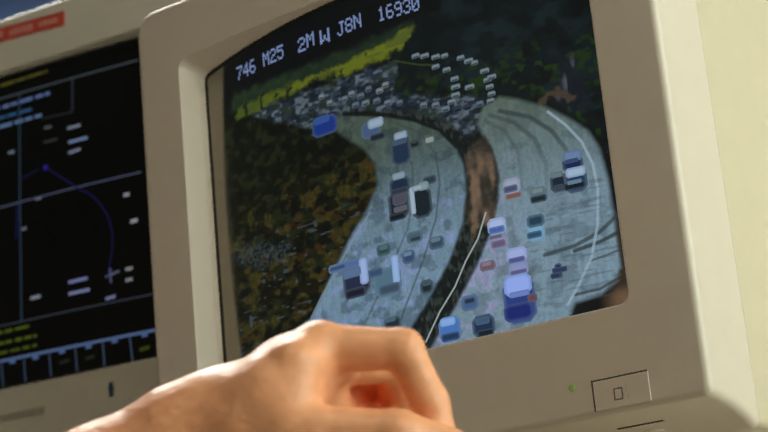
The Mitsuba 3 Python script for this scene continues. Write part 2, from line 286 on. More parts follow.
def stroke(x, z, pts, width):
    d = mi.Float(1e9)
    for (x0, z0), (x1, z1) in zip(pts, pts[1:]):
        d = dr.minimum(d, seg2(x, z, x0, z0, x1, z1))
    return 1 - smoothstep(0.25 * width, width, dr.sqrt(d))

def picture(p, n, uv):
    x, z = p.x * 1000, (p.z - OZ) * 1000
    wx = x + 4.0 * (noise(x * 0.2, z * 0.22) - 0.5) + 1.8 * (noise(x * 0.6, z * 0.6) - 0.5)
    wz = z + 3.6 * (noise(x * 0.2 + 40, z * 0.22) - 0.5) + 1.8 * (noise(x * 0.6 + 40, z * 0.6) - 0.5)
    C = lambda *c: mi.Color3f(*[float(v) for v in srgb(c)])
    mx = lambda a, b, t: a * (1 - t) + b * t
    f1, f2, f3 = fbm(x * 0.07, z * 0.09), fbm(x * 0.2 + 9, z * 0.25, octaves=4), noise(x * 0.8, z * 0.8)
    f4 = fbm(x * 0.13 + 31, z * 0.17 + 5, octaves=4)
    streak = noise(x * 0.55, z * 0.10)
    col = C(7, 11, 14)
    hill = mx(C(6, 15, 19), C(15, 28, 32), smoothstep(0.3, 0.7, f1))
    hill = mx(hill, C(24, 44, 16), smoothstep(0.52, 0.66, f2) * smoothstep(60, 42, z) * 0.9)
    hill = mx(hill, C(4, 9, 11), smoothstep(0.5, 0.68, f4) * 0.7)
    col = mx(col, hill, inside(wx, wz, POLY["hill"], 2.6))
    rock = mx(C(18, 24, 34), C(74, 78, 88), smoothstep(0.35, 0.6, noise(x * 0.35, z * 0.08)))
    col = mx(col, rock, inside(wx, wz, POLY["rock"], 4.0) * 0.8)
    col = mx(col, C(70, 60, 48), stroke(wx, wz, [(104, 18), (116, 20), (122, 16)], 3.4) * 0.7)
    col = mx(col, mx(C(16, 28, 26), C(34, 52, 30), f2), inside(wx, wz, POLY["verge"], 2.6))
    fo = mx(C(5, 9, 6), C(24, 30, 15), smoothstep(0.35, 0.7, f2))
    low = smoothstep(28, 5, z - 0.10 * x)
    fo = mx(fo, mx(C(26, 26, 9), C(66, 60, 24), f3 * 0.5 + 0.5 * noise(x * 0.4, z * 0.5)), low * smoothstep(0.44, 0.6, f4) * 0.9)
    fo = mx(fo, C(62, 44, 18), low * 0.45 * smoothstep(0.60, 0.72, fbm(x * 0.12 + 71, z * 0.2)))
    fo = mx(fo, C(4, 7, 4), smoothstep(0.5, 0.62, fbm(x * 0.1 + 3, z * 0.16 + 60)) * 0.85)
    fo = mx(fo, C(64, 78, 84), smoothstep(0.80, 0.9, noise(x * 0.22 + 11, z * 0.6)) * smoothstep(-5, -25, z) * 0.6)
    col = mx(col, fo, inside(wx, wz, POLY["forest"], 2.4))
    col = mx(col, C(46, 56, 60), inside(wx, wz, POLY["grey"], 4.0) * smoothstep(0.25, 0.7, f3) * 0.8)
    fi = mx(C(58, 72, 22), C(94, 103, 26), smoothstep(-110, -30, x) * 0.7 + 0.3 * f1)
    trees = dr.maximum(smoothstep(0.46, 0.58, noise(x * 0.13 + 4, 0.5 + z * 0.05)) * smoothstep(73.0, 68.5, wz - 0.06 * x), smoothstep(0.62, 0.74, f2))
    fi = mx(fi, C(14, 24, 14), trees * smoothstep(15, -20, x))
    fi = mx(fi, C(52, 66, 34), smoothstep(0.45, 0.65, noise(x * 0.06, z * 0.5)) * 0.5)
    col = mx(col, fi, inside(wx, wz, POLY["field"], 2.0))
    for k in ("tree", "tree_b", "tree_c", "tree_d", "tree_e"):
        col = mx(col, C(10, 20, 14), stroke(wx, wz, *LINE[k]) * 0.9)
    cell = cell_rand(dr.floor(x / 2.6), dr.floor(z / 1.7))
    fa = mx(C(30, 42, 56), C(88, 102, 112), smoothstep(0.3, 0.8, noise(x / 3.4, z / 1.9) * 0.7 + 0.3 * cell))
    fa = mx(fa, C(16, 25, 34), smoothstep(0.42, 0.6, noise(x / 6.0 + 7, z / 3.5)) * 0.85)
    fa = mx(fa, C(38, 50, 34), smoothstep(0.5, 0.7, f4) * 0.6)
    col = mx(col, fa, inside(wx, wz, POLY["far"], 2.4) * 0.9)
    lf = mx(C(104, 131, 150), C(66, 80, 72), smoothstep(-65, 28, z))
    lf = mx(lf, C(120, 138, 182), smoothstep(0.5, 0.75, f2) * smoothstep(0, -45, z) * 0.65)
    lf = mx(lf, mx(C(60, 80, 94), C(40, 54, 50), smoothstep(-40, 30, z)), smoothstep(0.48, 0.68, f4) * 0.6)
    lf = lf * (0.78 + 0.2 * f3 + 0.22 * streak)
    col = mx(col, lf, inside(x, z, POLY["left"], 2.0))
    ri = mx(C(110, 134, 149), C(82, 97, 88), smoothstep(-60, 30, z))
    ri = mx(ri, C(138, 138, 176), smoothstep(0.45, 0.7, f2) * smoothstep(25, -40, z) * smoothstep(95, 55, x) * 0.75)
    ri = mx(ri, mx(C(80, 100, 110), C(64, 78, 72), smoothstep(-40, 30, z)), smoothstep(0.48, 0.68, f4) * 0.55)
    ri = ri * (0.82 + 0.16 * f3 + 0.2 * streak)
    col = mx(col, ri, inside(x, z, POLY["right"], 2.0))
    md = mx(C(12, 19, 21), C(48, 58, 56), smoothstep(0.4, 0.75, f2 * 0.6 + 0.4 * noise(x * 0.7, z * 0.3)))
    col = mx(col, md, inside(x, z, POLY["median"], 1.8))
    br = mx(C(44, 42, 36), C(114, 94, 76), smoothstep(0.25, 0.8, noise(x * 0.3, z * 0.09) * 0.7 + 0.3 * f2))
    col = mx(col, br, inside(wx, wz, POLY["brown"], 2.6) * 0.9)
    top = smoothstep(-45, 5, z)
    for name, c, a in (("lane", C(44, 54, 58), 0.75 * top), ("lane_b", C(56, 66, 66), 0.65 * top), ("lane_c", C(62, 72, 72), 0.5 * top), ("left_edge", C(120, 140, 150), 0.6), ("lane_d", C(52, 66, 74), 0.6),
                       ("lane_e", C(52, 66, 74), 0.5), ("shadow_a", C(44, 56, 60), 0.8), ("shadow_b", C(38, 48, 50), 0.85), ("shadow_c", C(56, 66, 68), 0.7), ("shadow_d", C(40, 46, 44), 0.75),
                       ("edge", C(150, 172, 190), 0.6), ("barrier", C(150, 164, 162), 0.9), ("bank", C(10, 17, 18), 0.9), ("hedge", C(48, 64, 30), 0.7)):
        pts, w = LINE[name]
        col = mx(col, c, stroke(x, z, pts, w * (0.8 if name in ("edge", "barrier") else 1.15)) * a)
    col = mx(col, C(58, 72, 78), smoothstep(0.62, 0.8, noise(x * 0.10 + 3, z * 0.7)) * inside(x, z, [(84, -60), (140, -20), (140, -104), (60, -104)], 6.0) * 0.35)
    col = mx(col, mx(C(48, 39, 30), C(100, 78, 58), smoothstep(-96, -104, z)), dr.maximum(inside(wx, wz, POLY["corner"], 3.0) * smoothstep(122, 137, x), smoothstep(134, 138, x + 0.02 * z) * smoothstep(-50, -72, z)))
    col = mx(col, C(4, 6, 10), inside(x, z, POLY["top"], 1.4))
    edge = smoothstep(-130.5, -127.0, x - 0.0006 * z * z)
    right = smoothstep(143.0, 140.5, x)
    return dr.maximum(col, 0) * edge * right * (0.94 + 0.12 * noise(x * 1.3, z * 1.3))

# ------------------------------------------------------------------ the monitors
def outline(xl, xr, zb, zt, rc, bow_t=0.0, bow_b=0.0, bow_s=0.0, ns=18, nc=7, rcb=None):
    """A rounded rectangle, anticlockwise from the lower left seen from the front, its sides bowed outwards; always the same number of points."""
    pts = []
    rb = rc if rcb is None else rcb
    cs = [(xl + rb, zb + rb, 180), (xr - rb, zb + rb, 270), (xr - rc, zt - rc, 0), (xl + rc, zt - rc, 90)]
    for i, (cx, cz, a0) in enumerate(cs):
        r, r2 = (rb if i < 2 else rc), (rb if i in (0, 3) else rc)
        for a in np.radians(np.linspace(a0, a0 + 90, nc)):
            pts.append((cx + r * math.cos(a), cz + r * math.sin(a)))
        nx, nz, na = cs[(i + 1) % 4]
        e = (nx + r2 * math.cos(math.radians(na)), nz + r2 * math.sin(math.radians(na)))
        s = pts[-1]
        for t in np.linspace(0, 1, ns + 2)[1:-1]:
            pts.append((s[0] + (e[0] - s[0]) * t, s[1] + (e[1] - s[1]) * t))
    p = np.array(pts)
    xm, zm, hw, hh = (xl + xr) / 2, (zb + zt) / 2, (xr - xl) / 2, (zt - zb) / 2
    u, v = (p[:, 0] - xm) / hw, (p[:, 1] - zm) / hh
    q = p.copy()
    q[:, 1] += np.where(v > 0, bow_t * v * (1 - u * u), bow_b * v * (1 - u * u))
    q[:, 0] += bow_s * u * (1 - v * v)
    return q

def loft(rings, closed=True, cap=False):
    """Quads between successive rings (n x 3); closed joins the last to the first, cap fills both ends."""
    n, v, f = len(rings[0]), np.vstack(rings), []
    i = np.arange(n); j = (i + 1) % n
    R = len(rings)
    for r in range(R if closed else R - 1):
        a, b = r * n, ((r + 1) % R) * n
        f.append(np.stack([a + i, a + j, b + j], 1)); f.append(np.stack([a + i, b + j, b + i], 1))
    f = np.vstack(f)
    if cap:
        v = np.vstack([v, rings[0].mean(0), rings[-1].mean(0)])
        f = np.vstack([f, np.stack([j, i, np.full(n, len(v) - 2)], 1), np.stack([(R - 1) * n + i, (R - 1) * n + j, np.full(n, len(v) - 1)], 1)])
    m = trimesh.Trimesh(v, f, process=False)
    m.fix_normals() if False else None
    if m.volume < 0: m.invert()
    return m

def ring(o, y):
    yy = np.full(len(o), y) if np.isscalar(y) else np.asarray(y)
    return np.c_[o[:, 0], yy, o[:, 1]]

def make_monitor(key, fr, outer, lip, hole, surf, depth_front, depth_back, drop, mat, house_mat, glass, rf=0.005, screen_emit=None, gasket=0.0022):
    """outer, lip and hole: dicts for outline(); surf(x): how far back the glass lies."""
    def O(d, dy=0.0, **add):
        e = dict(outer); e["zb"] = e["zb"] + dy; e["xl"] += d; e["xr"] -= d; e["zb"] += d; e["zt"] -= d; e["rc"] = max(e["rc"] - d, 0.002)
        if "rcb" in e: e["rcb"] = max(e["rcb"] - d, 0.001)
        return outline(**e)
    rings = []
    for y in (depth_front, depth_front * 0.8, depth_front * 0.6, depth_front * 0.4, depth_front * 0.22):
        rings.append(ring(O(0, -drop * (y / depth_front) ** 2), y))
    for a in np.radians([0, 18, 36, 54, 72, 90]):
        rings.append(ring(O(rf * (1 - math.cos(a))), rf * (1 - math.sin(a))))
    rl = 0.0016
    L = lambda d: outline(**{**lip, "xl": lip["xl"] - d, "xr": lip["xr"] + d, "zb": lip["zb"] - d, "zt": lip["zt"] + d, "rc": lip["rc"] + d})
    for a in np.radians([0, 30, 60, 85]):
        rings.append(ring(L(rl * (1 - math.sin(a))), rl * (1 - math.cos(a))))
    h = outline(**hole)
    lo = L(0)
    ys = surf(h[:, 0])
    for t in (0.35, 0.7, 1.0):
        o = lo * (1 - t) + h * t
        rings.append(ring(o, (rl * (1 - t) + (ys - 0.0008) * t)))
    rings.append(ring(h, ys + 0.010))
    rings.append(ring(O(0.006), depth_front - 0.0005))
    put("bezel", fr(loft(rings)), mat, key, smooth=28)
    # the black rubber edge round the glass
    d = gasket
    hi = outline(**{**hole, "xl": hole["xl"] + d, "xr": hole["xr"] - d, "zb": hole["zb"] + d, "zt": hole["zt"] - d, "rc": max(hole["rc"] - d, 0.001)})
    g = [ring(h, ys - 0.0007), ring(hi, surf(hi[:, 0]) - 0.0004), ring(hi, surf(hi[:, 0]) + 0.001), ring(h, ys + 0.001)]
    put("gasket", fr(loft(g)), "m_black", key, smooth=30)
    # the tube's face: a shallow dish, thick at the back
    x0, x1, z0, z1 = hole["xl"] - 0.002, hole["xr"] + 0.002, hole["zb"] - 0.002, hole["zt"] + max(hole.get("bow_t", 0), 0) + 0.002
    nx, nz = 48, 12
    gx, gz = np.meshgrid(np.linspace(x0, x1, nx), np.linspace(z0, z1, nz), indexing="ij")
    v = np.c_[gx.ravel(), surf(gx.ravel()), gz.ravel()]
    f = []
    for i in range(nx - 1):
        for k in range(nz - 1):
            a, b, c_, d_ = i * nz + k, (i + 1) * nz + k, (i + 1) * nz + k + 1, i * nz + k + 1
            f += [[a, b, c_], [a, c_, d_]]
    m = trimesh.Trimesh(v, f, process=False)
    if m.face_normals[:, 1].mean() > 0: m.invert()
    scr = put("screen", fr(m), glass, key, smooth=True, emit=screen_emit)
    # rear housing with a narrow seam behind the front frame, then the narrower back
    def H(y, ins, sx=1.0, dz=0.0, top=0.0):
        e = dict(outer); xm = (e["xl"] + e["xr"]) / 2
        e["xl"] = xm + (e["xl"] + ins - xm) * sx; e["xr"] = xm + (e["xr"] - ins - xm) * sx
        e["zb"] += ins - drop * 0.9 + dz; e["zt"] -= ins + top
        return ring(outline(**e), y)
    y0 = depth_front + 0.0026
    rs = [H(y0 + 0.002, 0.0035), H(y0, 0.002), H(y0 + 0.0012, 0.0010), H(y0 + 0.05, 0.0006), H(y0 + 0.16, 0.002, 0.99, 0.006, 0.006), H(y0 + 0.19, 0.006, 0.96, 0.012, 0.014),
          H(depth_back - 0.012, 0.02, 0.72, 0.05, 0.045), H(depth_back, 0.026, 0.68, 0.056, 0.052)]
    put("housing", fr(loft(rs, closed=False, cap=True)), house_mat, key, smooth=28)
    rs = [H(depth_front - 0.002, 0.006), H(y0 + 0.004, 0.006)]
    put("seam", fr(loft(rs, closed=False, cap=True)), "m_groove", key)
    for k in range(12):                                    # cooling slots on top of the housing
        xx = -0.11 + 0.02 * k
        put("vent", fr(box(xx, xx + 0.006, y0 + 0.07, y0 + 0.15, outer["zt"] - 0.012, outer["zt"] - 0.0005 + 0.0004)), "m_groove", key)
    return scr

def strip_mesh(pts, w, surf, lift, depth=0.0):
    """A flat ribbon of width w along the polyline pts (metres on the glass), bent to the glass."""
    p = [np.array(pts[0], float)]
    for a, b in zip(pts, pts[1:]):
        a, b = np.array(a, float), np.array(b, float)
        k = max(1, int(np.linalg.norm(b - a) / 0.02))
        p += [a + (b - a) * t for t in np.linspace(0, 1, k + 1)[1:]]
    p = np.array(p)
    t = np.gradient(p, axis=0); t /= np.linalg.norm(t, axis=1, keepdims=True) + 1e-12
    nrm = np.c_[-t[:, 1], t[:, 0]] * w / 2
    A, B = p + nrm, p - nrm
    o = np.vstack([A, B]); n = len(p)
    v = np.c_[o[:, 0], surf(o[:, 0]) - lift, o[:, 1]]
    f = []
    for i in range(n - 1):
        f += [[i, n + i, n + i + 1], [i, n + i + 1, i + 1]]
    m = trimesh.Trimesh(v, f, process=False)
    if m.face_normals[:, 1].mean() > 0: m.invert()
    return m

def patch(cx, cz, hw, hh, surf, lift, cut=0.28, soft=0.0):
    """An eight-sided flat piece on the glass; soft adds a rim of that width."""
    def octagon(hw, hh):
        c = cut * min(hw, hh)
        return np.array([(-hw + c, -hh), (hw - c, -hh), (hw, -hh + c), (hw, hh - c), (hw - c, hh), (-hw + c, hh), (-hw, hh - c), (-hw, -hh + c)]) + (cx, cz)
    o, f = octagon(hw, hh), [[0, i, i + 1] for i in range(1, 7)]
    if soft:
        o = np.vstack([octagon(max(hw - soft / 2, hw * 0.4), max(hh - soft / 2, hh * 0.4)), octagon(hw + soft / 2, hh + soft / 2)])
        for i in range(8):
            k = (i + 1) % 8
            f += [[i, 8 + i, 8 + k], [i, 8 + k, k]]
    v = np.c_[o[:, 0], surf(o[:, 0]) - lift, o[:, 1]]
    m = trimesh.Trimesh(v, f, process=False)
    if m.face_normals[:, 1].mean() > 0: m.invert()
    return m

def lit(col):
    return rgb(srgb(col))

# ---- near monitor
near = Frame(np.eye(3), (0, 0, OZ))
surf_near = lambda x: 0.004 + np.asarray(x) ** 2 / (2 * 0.72)
near_key = thing("crt_monitor", "large beige tube monitor in the foreground showing motorway traffic, lit from the right", "monitor")
NEAR_OUT = dict(xl=-0.1822, xr=0.1866, zb=-0.1690, zt=0.1545, rc=0.015, rcb=0.0055)
NEAR_LIP = dict(xl=-0.1472, xr=0.1472, zb=-0.1118, zt=0.1120, rc=0.006, bow_t=0.0065)
NEAR_HOLE = dict(xl=-0.1405, xr=0.1440, zb=-0.1136, zt=0.1045, rc=0.005, bow_t=0.0135)
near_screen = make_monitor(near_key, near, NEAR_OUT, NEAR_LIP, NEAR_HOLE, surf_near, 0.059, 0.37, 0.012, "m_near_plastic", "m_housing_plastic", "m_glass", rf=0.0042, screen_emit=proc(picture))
labels[near_screen] = {"label": "curved glass screen showing a curving motorway seen from above"}
# power door with its groove and square symbol, lamp, underside slot and thumb wheel
fr = near
put("power_door_gap", fr(box(0.1196, 0.1526, -0.0004, 0.003, -0.166, -0.1495)), "m_groove", near_key)
put("power_door", fr(box(0.1205, 0.1530, -0.0006, 0.003, -0.1662, -0.1504, 0.0003)), "m_near_plastic", near_key, label="power button panel with a square symbol")
sq = [box(-0.0027, 0.0027, -0.00012, 0.0002, -0.0033, -0.0025), box(-0.0027, 0.0027, -0.00012, 0.0002, 0.0025, 0.0033), box(-0.0027, -0.0019, -0.00012, 0.0002, -0.0025, 0.0025), box(0.0019, 0.0027, -0.00012, 0.0002, -0.0025, 0.0025)]
m = joined(*sq); m.apply_translation((0.1348, -0.00062, -0.1592))
put("power_symbol", fr(m), "m_icon", near_key + "__power_door")
put("power_symbol_edge", fr(box(0.1402, 0.1406, -0.00075, 0.0, -0.1630, -0.1548)), "m_plate", near_key + "__power_door")
put("status_lamp", fr(lathe([(0, -0.0006), (0.0017, -0.0004), (0.0020, 0.0), (0.0020, 0.002), (0, 0.002)], (0.1077, 0, -0.1510), (0, 1, 0), 20)), "m_led", near_key, smooth=30, label="small green lamp", emit=rgb((0.045, 0.08, 0.012)), weight=0.0)
put("underside_slot", fr(box(0.117, 0.1445, 0.029, 0.0335, -0.1725, -0.1690)), "m_groove", near_key)
put("thumb_wheel", fr(lathe([(0, -0.002), (0.0065, -0.002), (0.0072, -0.0012), (0.0072, 0.0012), (0.0065, 0.002), (0, 0.002)], (0.1335, 0.046, -0.1735), (0, 0, 1), 28)), "m_knob", near_key, smooth=30, label="pale control wheel under the lower edge")

# the pictured traffic, each vehicle a flat piece of the picture on the glass
def pictured(kind, bands, lift0=0.00015, under=None):
    ms, cols = [], []
    for k, (cx, cz, hw, hh, r, g, b) in enumerate([(*q[:4], *q[4:]) for q in bands]):
        m = patch(cx / 1000, cz / 1000, hw / 2000, hh / 2000, surf_near, lift0 + 0.00008 * k, 0.45, min(2.2, 0.45 * hh, 0.45 * hw) / 1000)
        t = min(max((cz + 70) / 110, 0), 1)
        road = srgb((100, 124, 142)) * (1 - t) + srgb((82, 96, 92)) * t if under is None else srgb(under)
        own = srgb((r, g, b)); rim = 0.5 * own + 0.5 * (road if k == 0 else 0.5 * road + 0.5 * srgb(bands[0][4:]))
        ms.append(m); cols.append(np.vstack([np.tile(own, (8, 1)), np.tile(rim, (8, 1))]))
    m = joined(*ms)
    put("pictured_" + kind, near(m), "m_phosphor", near_screen, color=np.vstack(cols), emit={"type": "mesh_attribute", "name": "vertex_color"}, weight=0.0)
for kind, bands in VEHICLES:
    pictured(kind, bands)
rs = np.random.default_rng(7)
for k, (x, z) in enumerate(FAR):
    c = (108, 124, 134) if k < 20 else [(84, 100, 116), (112, 124, 130), (40, 52, 66), (96, 112, 128)][int(rs.integers(4))]
    w, h = (4.6, 2.2) if k < 20 else (4.2, 2.6)
    pictured("distant_car", [(x, z, w * rs.uniform(0.8, 1.15), h, *c), (x, z - 0.9, w * 0.8, 1.0, *(np.array(c) * 0.55))], under=(30, 42, 52))

FONT = {"0": "01110 10001 10011 10101 11001 10001 01110", "1": "00100 01100 00100 00100 00100 00100 01110", "2": "01110 10001 00001 00110 01000 10000 11111", "3": "01110 10001 00001 00110 00001 10001 01110",
        "4": "00010 00110 01010 10010 11111 00010 00010", "5": "11111 10000 11110 00001 00001 10001 01110", "6": "01110 10000 10000 11110 10001 10001 01110", "7": "11111 00001 00010 00100 00100 01000 01000",
        "8": "01110 10001 10001 01110 10001 10001 01110", "9": "01110 10001 10001 01111 00001 00001 01110", "M": "10001 11011 10101 10101 10001 10001 10001", "W": "10001 10001 10001 10101 10101 11011 10001",
        "J": "00111 00010 00010 00010 00010 10010 01100", "N": "10001 11001 10101 10101 10011 10001 10001"}
for word, a, b, h in TEXT:
    h = min(h, 10.0) * 0.92
    n = len(word); pitch = (b[0] - a[0] + (1.0 if n > 1 else 0)) / n
    for i, ch in enumerate(word):
        ms = []
        cw, chh = pitch * 0.86 / 5, h / 7
        x0 = a[0] + pitch * i; z0 = a[1] + (b[1] - a[1]) * (i / max(n - 1, 1))
        for r, row in enumerate(FONT[ch].split()):
            c = 0
            while c < 5:
                if row[c] == "1":
                    e = c
                    while e + 1 < 5 and row[e + 1] == "1": e += 1
                    cxm, czm = x0 + (c + e + 1) / 2 * cw, z0 + (6.5 - r) * chh
                    ms.append(patch(cxm / 1000, czm / 1000, (e - c + 1) * cw / 2000 * 1.04, chh / 2000 * 1.06, surf_near, 0.0002, 0.1)); c = e
                c += 1
        put("caption_character", near(joined(*ms)), "m_phosphor", near_screen, emit=lit((112, 130, 172)), weight=0.0)

# swivel foot
put("swivel_foot", near(joined(lathe([(0, -0.252), (0.125, -0.252), (0.128, -0.249), (0.128, -0.243), (0.118, -0.236), (0.07, -0.228), (0.062, -0.215), (0.066, -0.20), (0.085, -0.186), (0.09, -0.1745), (0, -0.1745)], (0, 0.19, 0), n=56))),
    "m_near_plastic", near_key, smooth=30)

# ---- far monitor
FR = np.array([[0.9983, -0.0566, 0.0117], [0.0564, 0.9983, 0.0143], [-0.0125, -0.0136, 0.9998]])
far = Frame(FR, (-0.44449, 0.09149, 0.08723 + OZ))
surf_far = lambda x: 0.006 + np.asarray(x) ** 2 / 5.0
far_key = thing("crt_monitor", "beige tube monitor on the left with a dark data display and a red strip label", "monitor")
FAR_OUT = dict(xl=-0.229, xr=0.229, zb=-0.202, zt=0.1632, rc=0.018)
FAR_LIP = dict(xl=-0.1905, xr=0.1905, zb=-0.1335, zt=0.1165, rc=0.006, bow_t=0.001)
FAR_HOLE = dict(xl=-0.1885, xr=0.1885, zb=-0.1318, zt=0.1160, rc=0.006, bow_t=0.001)
far_screen = make_monitor(far_key, far, FAR_OUT, FAR_LIP, FAR_HOLE, surf_far, 0.05, 0.40, 0.006, "m_far_plastic", "m_far_plastic", "m_far_glass", rf=0.006, gasket=0.002)
labels[far_screen] = {"label": "dark screen with thin blue lines and rows of text"}
words = np.random.default_rng(11)
for name, pts, w, col in DISPLAY:
    p = [(a / 1000, b / 1000) for a, b in pts]
    if abs(pts[0][0] - 30) < 9 and len(p) > 1 and name in ("grid_line", "text_line", "message_line", "status_line", "key_border") and pts[1][0] - pts[0][0] > 6:
        p[0] = (p[0][0] - 0.11, p[0][1])                     # lines go on across the part of the screen outside the frame
    if name in ("text_line", "message_line", "status_line"):
        a, e, ms, s = np.array(p[0]), np.array(p[-1]), [], 0.0
        ln = np.linalg.norm(e - a)
        while s < ln - 0.002:
            q = min(s + float(words.uniform(0.006, 0.016)), ln)
            ms.append(strip_mesh([a + (e - a) * s / ln, a + (e - a) * q / ln], w * float(words.uniform(0.85, 1.15)) / 1000, surf_far, 0.0002)); s = q + float(words.uniform(0.0012, 0.003))
        put(name, far(joined(*ms)), "m_phosphor", far_screen, emit=lit(np.array(col) * 0.82), weight=0.0)
        continue
    put(name, far(strip_mesh(p, w * 1.1 / 1000, surf_far, 0.0002 + 0.00004 * (len(name) % 5))), "m_phosphor", far_screen, emit=lit(np.array(col) * (0.62 if name == 'track_arc' else 0.84)), weight=0.0)
for k in range(6):
    x = 0.0085 - 0.0262 * k
    put("key_border", far(strip_mesh([(x, -0.112), (x, -0.1315)], 0.0013, surf_far, 0.0003)), "m_phosphor", far_screen, emit=lit((52, 68, 92)), weight=0.0)
put("indicator_lamp", far(box(0.1385, 0.1425, -0.0012, 0.002, -0.1555, -0.1455, 0.0006)), "m_blue_lamp", far_key, label="small dark blue indicator lamp")
put("maker_plate", far(box(0.030, 0.078, -0.0006, 0.002, -0.158, -0.1525, 0.0003)), "m_plate", far_key)
put("swivel_foot", far(lathe([(0, -0.334), (0.14, -0.334), (0.143, -0.331), (0.143, -0.325), (0.13, -0.318), (0.07, -0.30), (0.065, -0.27), (0.08, -0.23), (0.10, -0.2065), (0, -0.2065)], (0, 0.20, 0), n=56)), "m_far_plastic", far_key, smooth=30)
# red embossed tape stuck along the top of the frame
ang = math.atan2(-4.0, 66.0)
def tape_piece(m):
    m.apply_transform(trimesh.transformations.rotation_matrix(-ang, (0, 1, 0))); m.apply_translation((0.1064, 0, 0.1450)); return far(m)
tape = thing("label_tape", "red embossed label strip stuck on the top frame of the left monitor", "label")
put("strip", tape_piece(box(-0.16, 0, -0.0007, 0.0002, -0.0062, 0.0058)), "m_red_tape", tape)
rs = np.random.default_rng(3)
x = -0.008
for k in range(26):
    w = float(rs.uniform(0.002, 0.0034)); hgt = float(rs.uniform(0.0022, 0.0032))
    if k % 6 != 4:
        put("embossed_mark", tape_piece(box(x - w, x, -0.00105, -0.0005, -hgt, hgt * float(rs.uniform(0.4, 1)))), "m_tape_letters", tape)
    x -= w + 0.0024

# ------------------------------------------------------------------ the hand in front of the screens
JOINT = {"elbow": [-0.1108, -0.3164, -0.2581, 0.042],
         "fore": [0.0075, -0.2559, -0.2145, 0.035],
         "fore_b": [-0.0093, -0.2389, -0.2161, 0.032],
         "fore_mid": [0.0397, -0.243, -0.1926, 0.027],
         "wrist": [0.0573, -0.2341, -0.1859, 0.0235],
         "wrist_b": [0.0426, -0.2137, -0.1861, 0.021],
         "kn": [0.0845, -0.2199, -0.166, 0.019],
         "bk": [0.0685, -0.2255, -0.1794, 0.0215],
         "im": [0.0985, -0.2182, -0.1558, 0.0112],
         "ip": [0.1303, -0.2002, -0.1598, 0.0089],
         "idp": [0.1382, -0.1951, -0.1848, 0.008199999999999999],
         "it": [0.1403, -0.1921, -0.2037, 0.0076],
         "mk": [0.0723, -0.202, -0.1653, 0.017],
         "mm": [0.0849, -0.1948, -0.1557, 0.0115],
         "mp": [0.1058, -0.1637, -0.1569, 0.0094],
         "mdp": [0.104, -0.1546, -0.1791, 0.0088],
         "mt": [0.0905, -0.1657, -0.1863, 0.0078],
         "rk": [0.0585, -0.1883, -0.1659, 0.015],
         "rm": [0.0658, -0.1767, -0.1575, 0.0115],
         "rp": [0.0868, -0.1437, -0.1566, 0.0092],
         "rdp": [0.0836, -0.1388, -0.1769, 0.0088],
         "rt": [0.0768, -0.1804, -0.1834, 0.0076],
         "pm": [0.0533, -0.1698, -0.1611, 0.011],
         "pp": [0.0676, -0.1516, -0.1695, 0.008400000000000001],
         "pdp": [0.0655, -0.1556, -0.183, 0.0076],
         "pt": [0.0579, -0.1689, -0.18, 0.0068],
         "palm": [0.0664, -0.1847, -0.1759, 0.017],
         "palm_in": [0.0607, -0.1283, -0.1709, 0.017],
         "fold": [0.0955, -0.2006, -0.1585, 0.009],
         "tc": [0.0747, -0.2403, -0.1894, 0.017],
         "tm": [0.1034, -0.2333, -0.1959, 0.012],
         "ti": [0.1342, -0.2169, -0.2005, 0.011],
         "tt": [0.1497, -0.1997, -0.2072, 0.0088],
         "web": [0.0959, -0.2351, -0.1655, 0.011],
         "web_b": [0.0936, -0.2383, -0.1925, 0.013],
         "thenar": [0.0841, -0.2369, -0.1784, 0.017]}
def cone(p, a, b):
    """Signed distance to a round cone between two joints."""
    A, B = np.array(JOINT[a]), np.array(JOINT[b])
    e = B[:3] - A[:3]
    t = np.clip(((p - A[:3]) @ e) / (e @ e), 0, 1)
    return np.linalg.norm(p - A[:3] - t[..., None] * e, axis=-1) - (A[3] + (B[3] - A[3]) * t)
def smin(d, e, k):
    h = np.clip(0.5 + 0.5 * (e - d) / k, 0, 1)
    return e + (d - e) * h - k * h * (1 - h)
def chain(p, bones, k):
    d = None
    for a, b in bones:
        q = cone(p, a, b); d = q if d is None else smin(d, q, k)
    return d
def arm_distance(p):
    d = chain(p, [("elbow", "fore"), ("elbow", "fore_b"), ("fore", "fore_mid"), ("fore_mid", "wrist"), ("fore_b", "wrist_b"), ("fore", "wrist_b")], 0.012)
    d = smin(d, chain(p, [("wrist", "bk"), ("bk", "kn"), ("kn", "im"), ("wrist", "mk"), ("mk", "mm"), ("wrist_b", "rk"), ("rk", "rm"), ("wrist_b", "pm"), ("wrist_b", "palm"), ("palm", "rm"), ("palm", "mm"), ("palm", "palm_in"), ("fold", "mm"), ("fold", "im")], 0.006), 0.012)
    d = smin(d, chain(p, [("wrist", "tc"), ("tc", "tm"), ("tc", "thenar"), ("thenar", "web"), ("thenar", "web_b")], 0.008), 0.010)
    d = smin(d, chain(p, [("web", "web_b"), ("im", "web")], 0.004), 0.003)
    for f, k in ((("mm", "mp", "mdp", "mt"), 0.003), (("rm", "rp", "rdp", "rt"), 0.004), (("pm", "pp", "pdp", "pt"), 0.0018), (("im", "ip", "idp", "it"), 0.002)):
        d = smin(d, chain(p, list(zip(f, f[1:])), 0.003), k)
    d = smin(d, chain(p, [("mp", "rp"), ("mdp", "rdp"), ("mp", "rdp"), ("mdp", "rp")], 0.002), 0.003)
    return smin(d, chain(p, [("tm", "ti"), ("ti", "tt")], 0.003), 0.003)
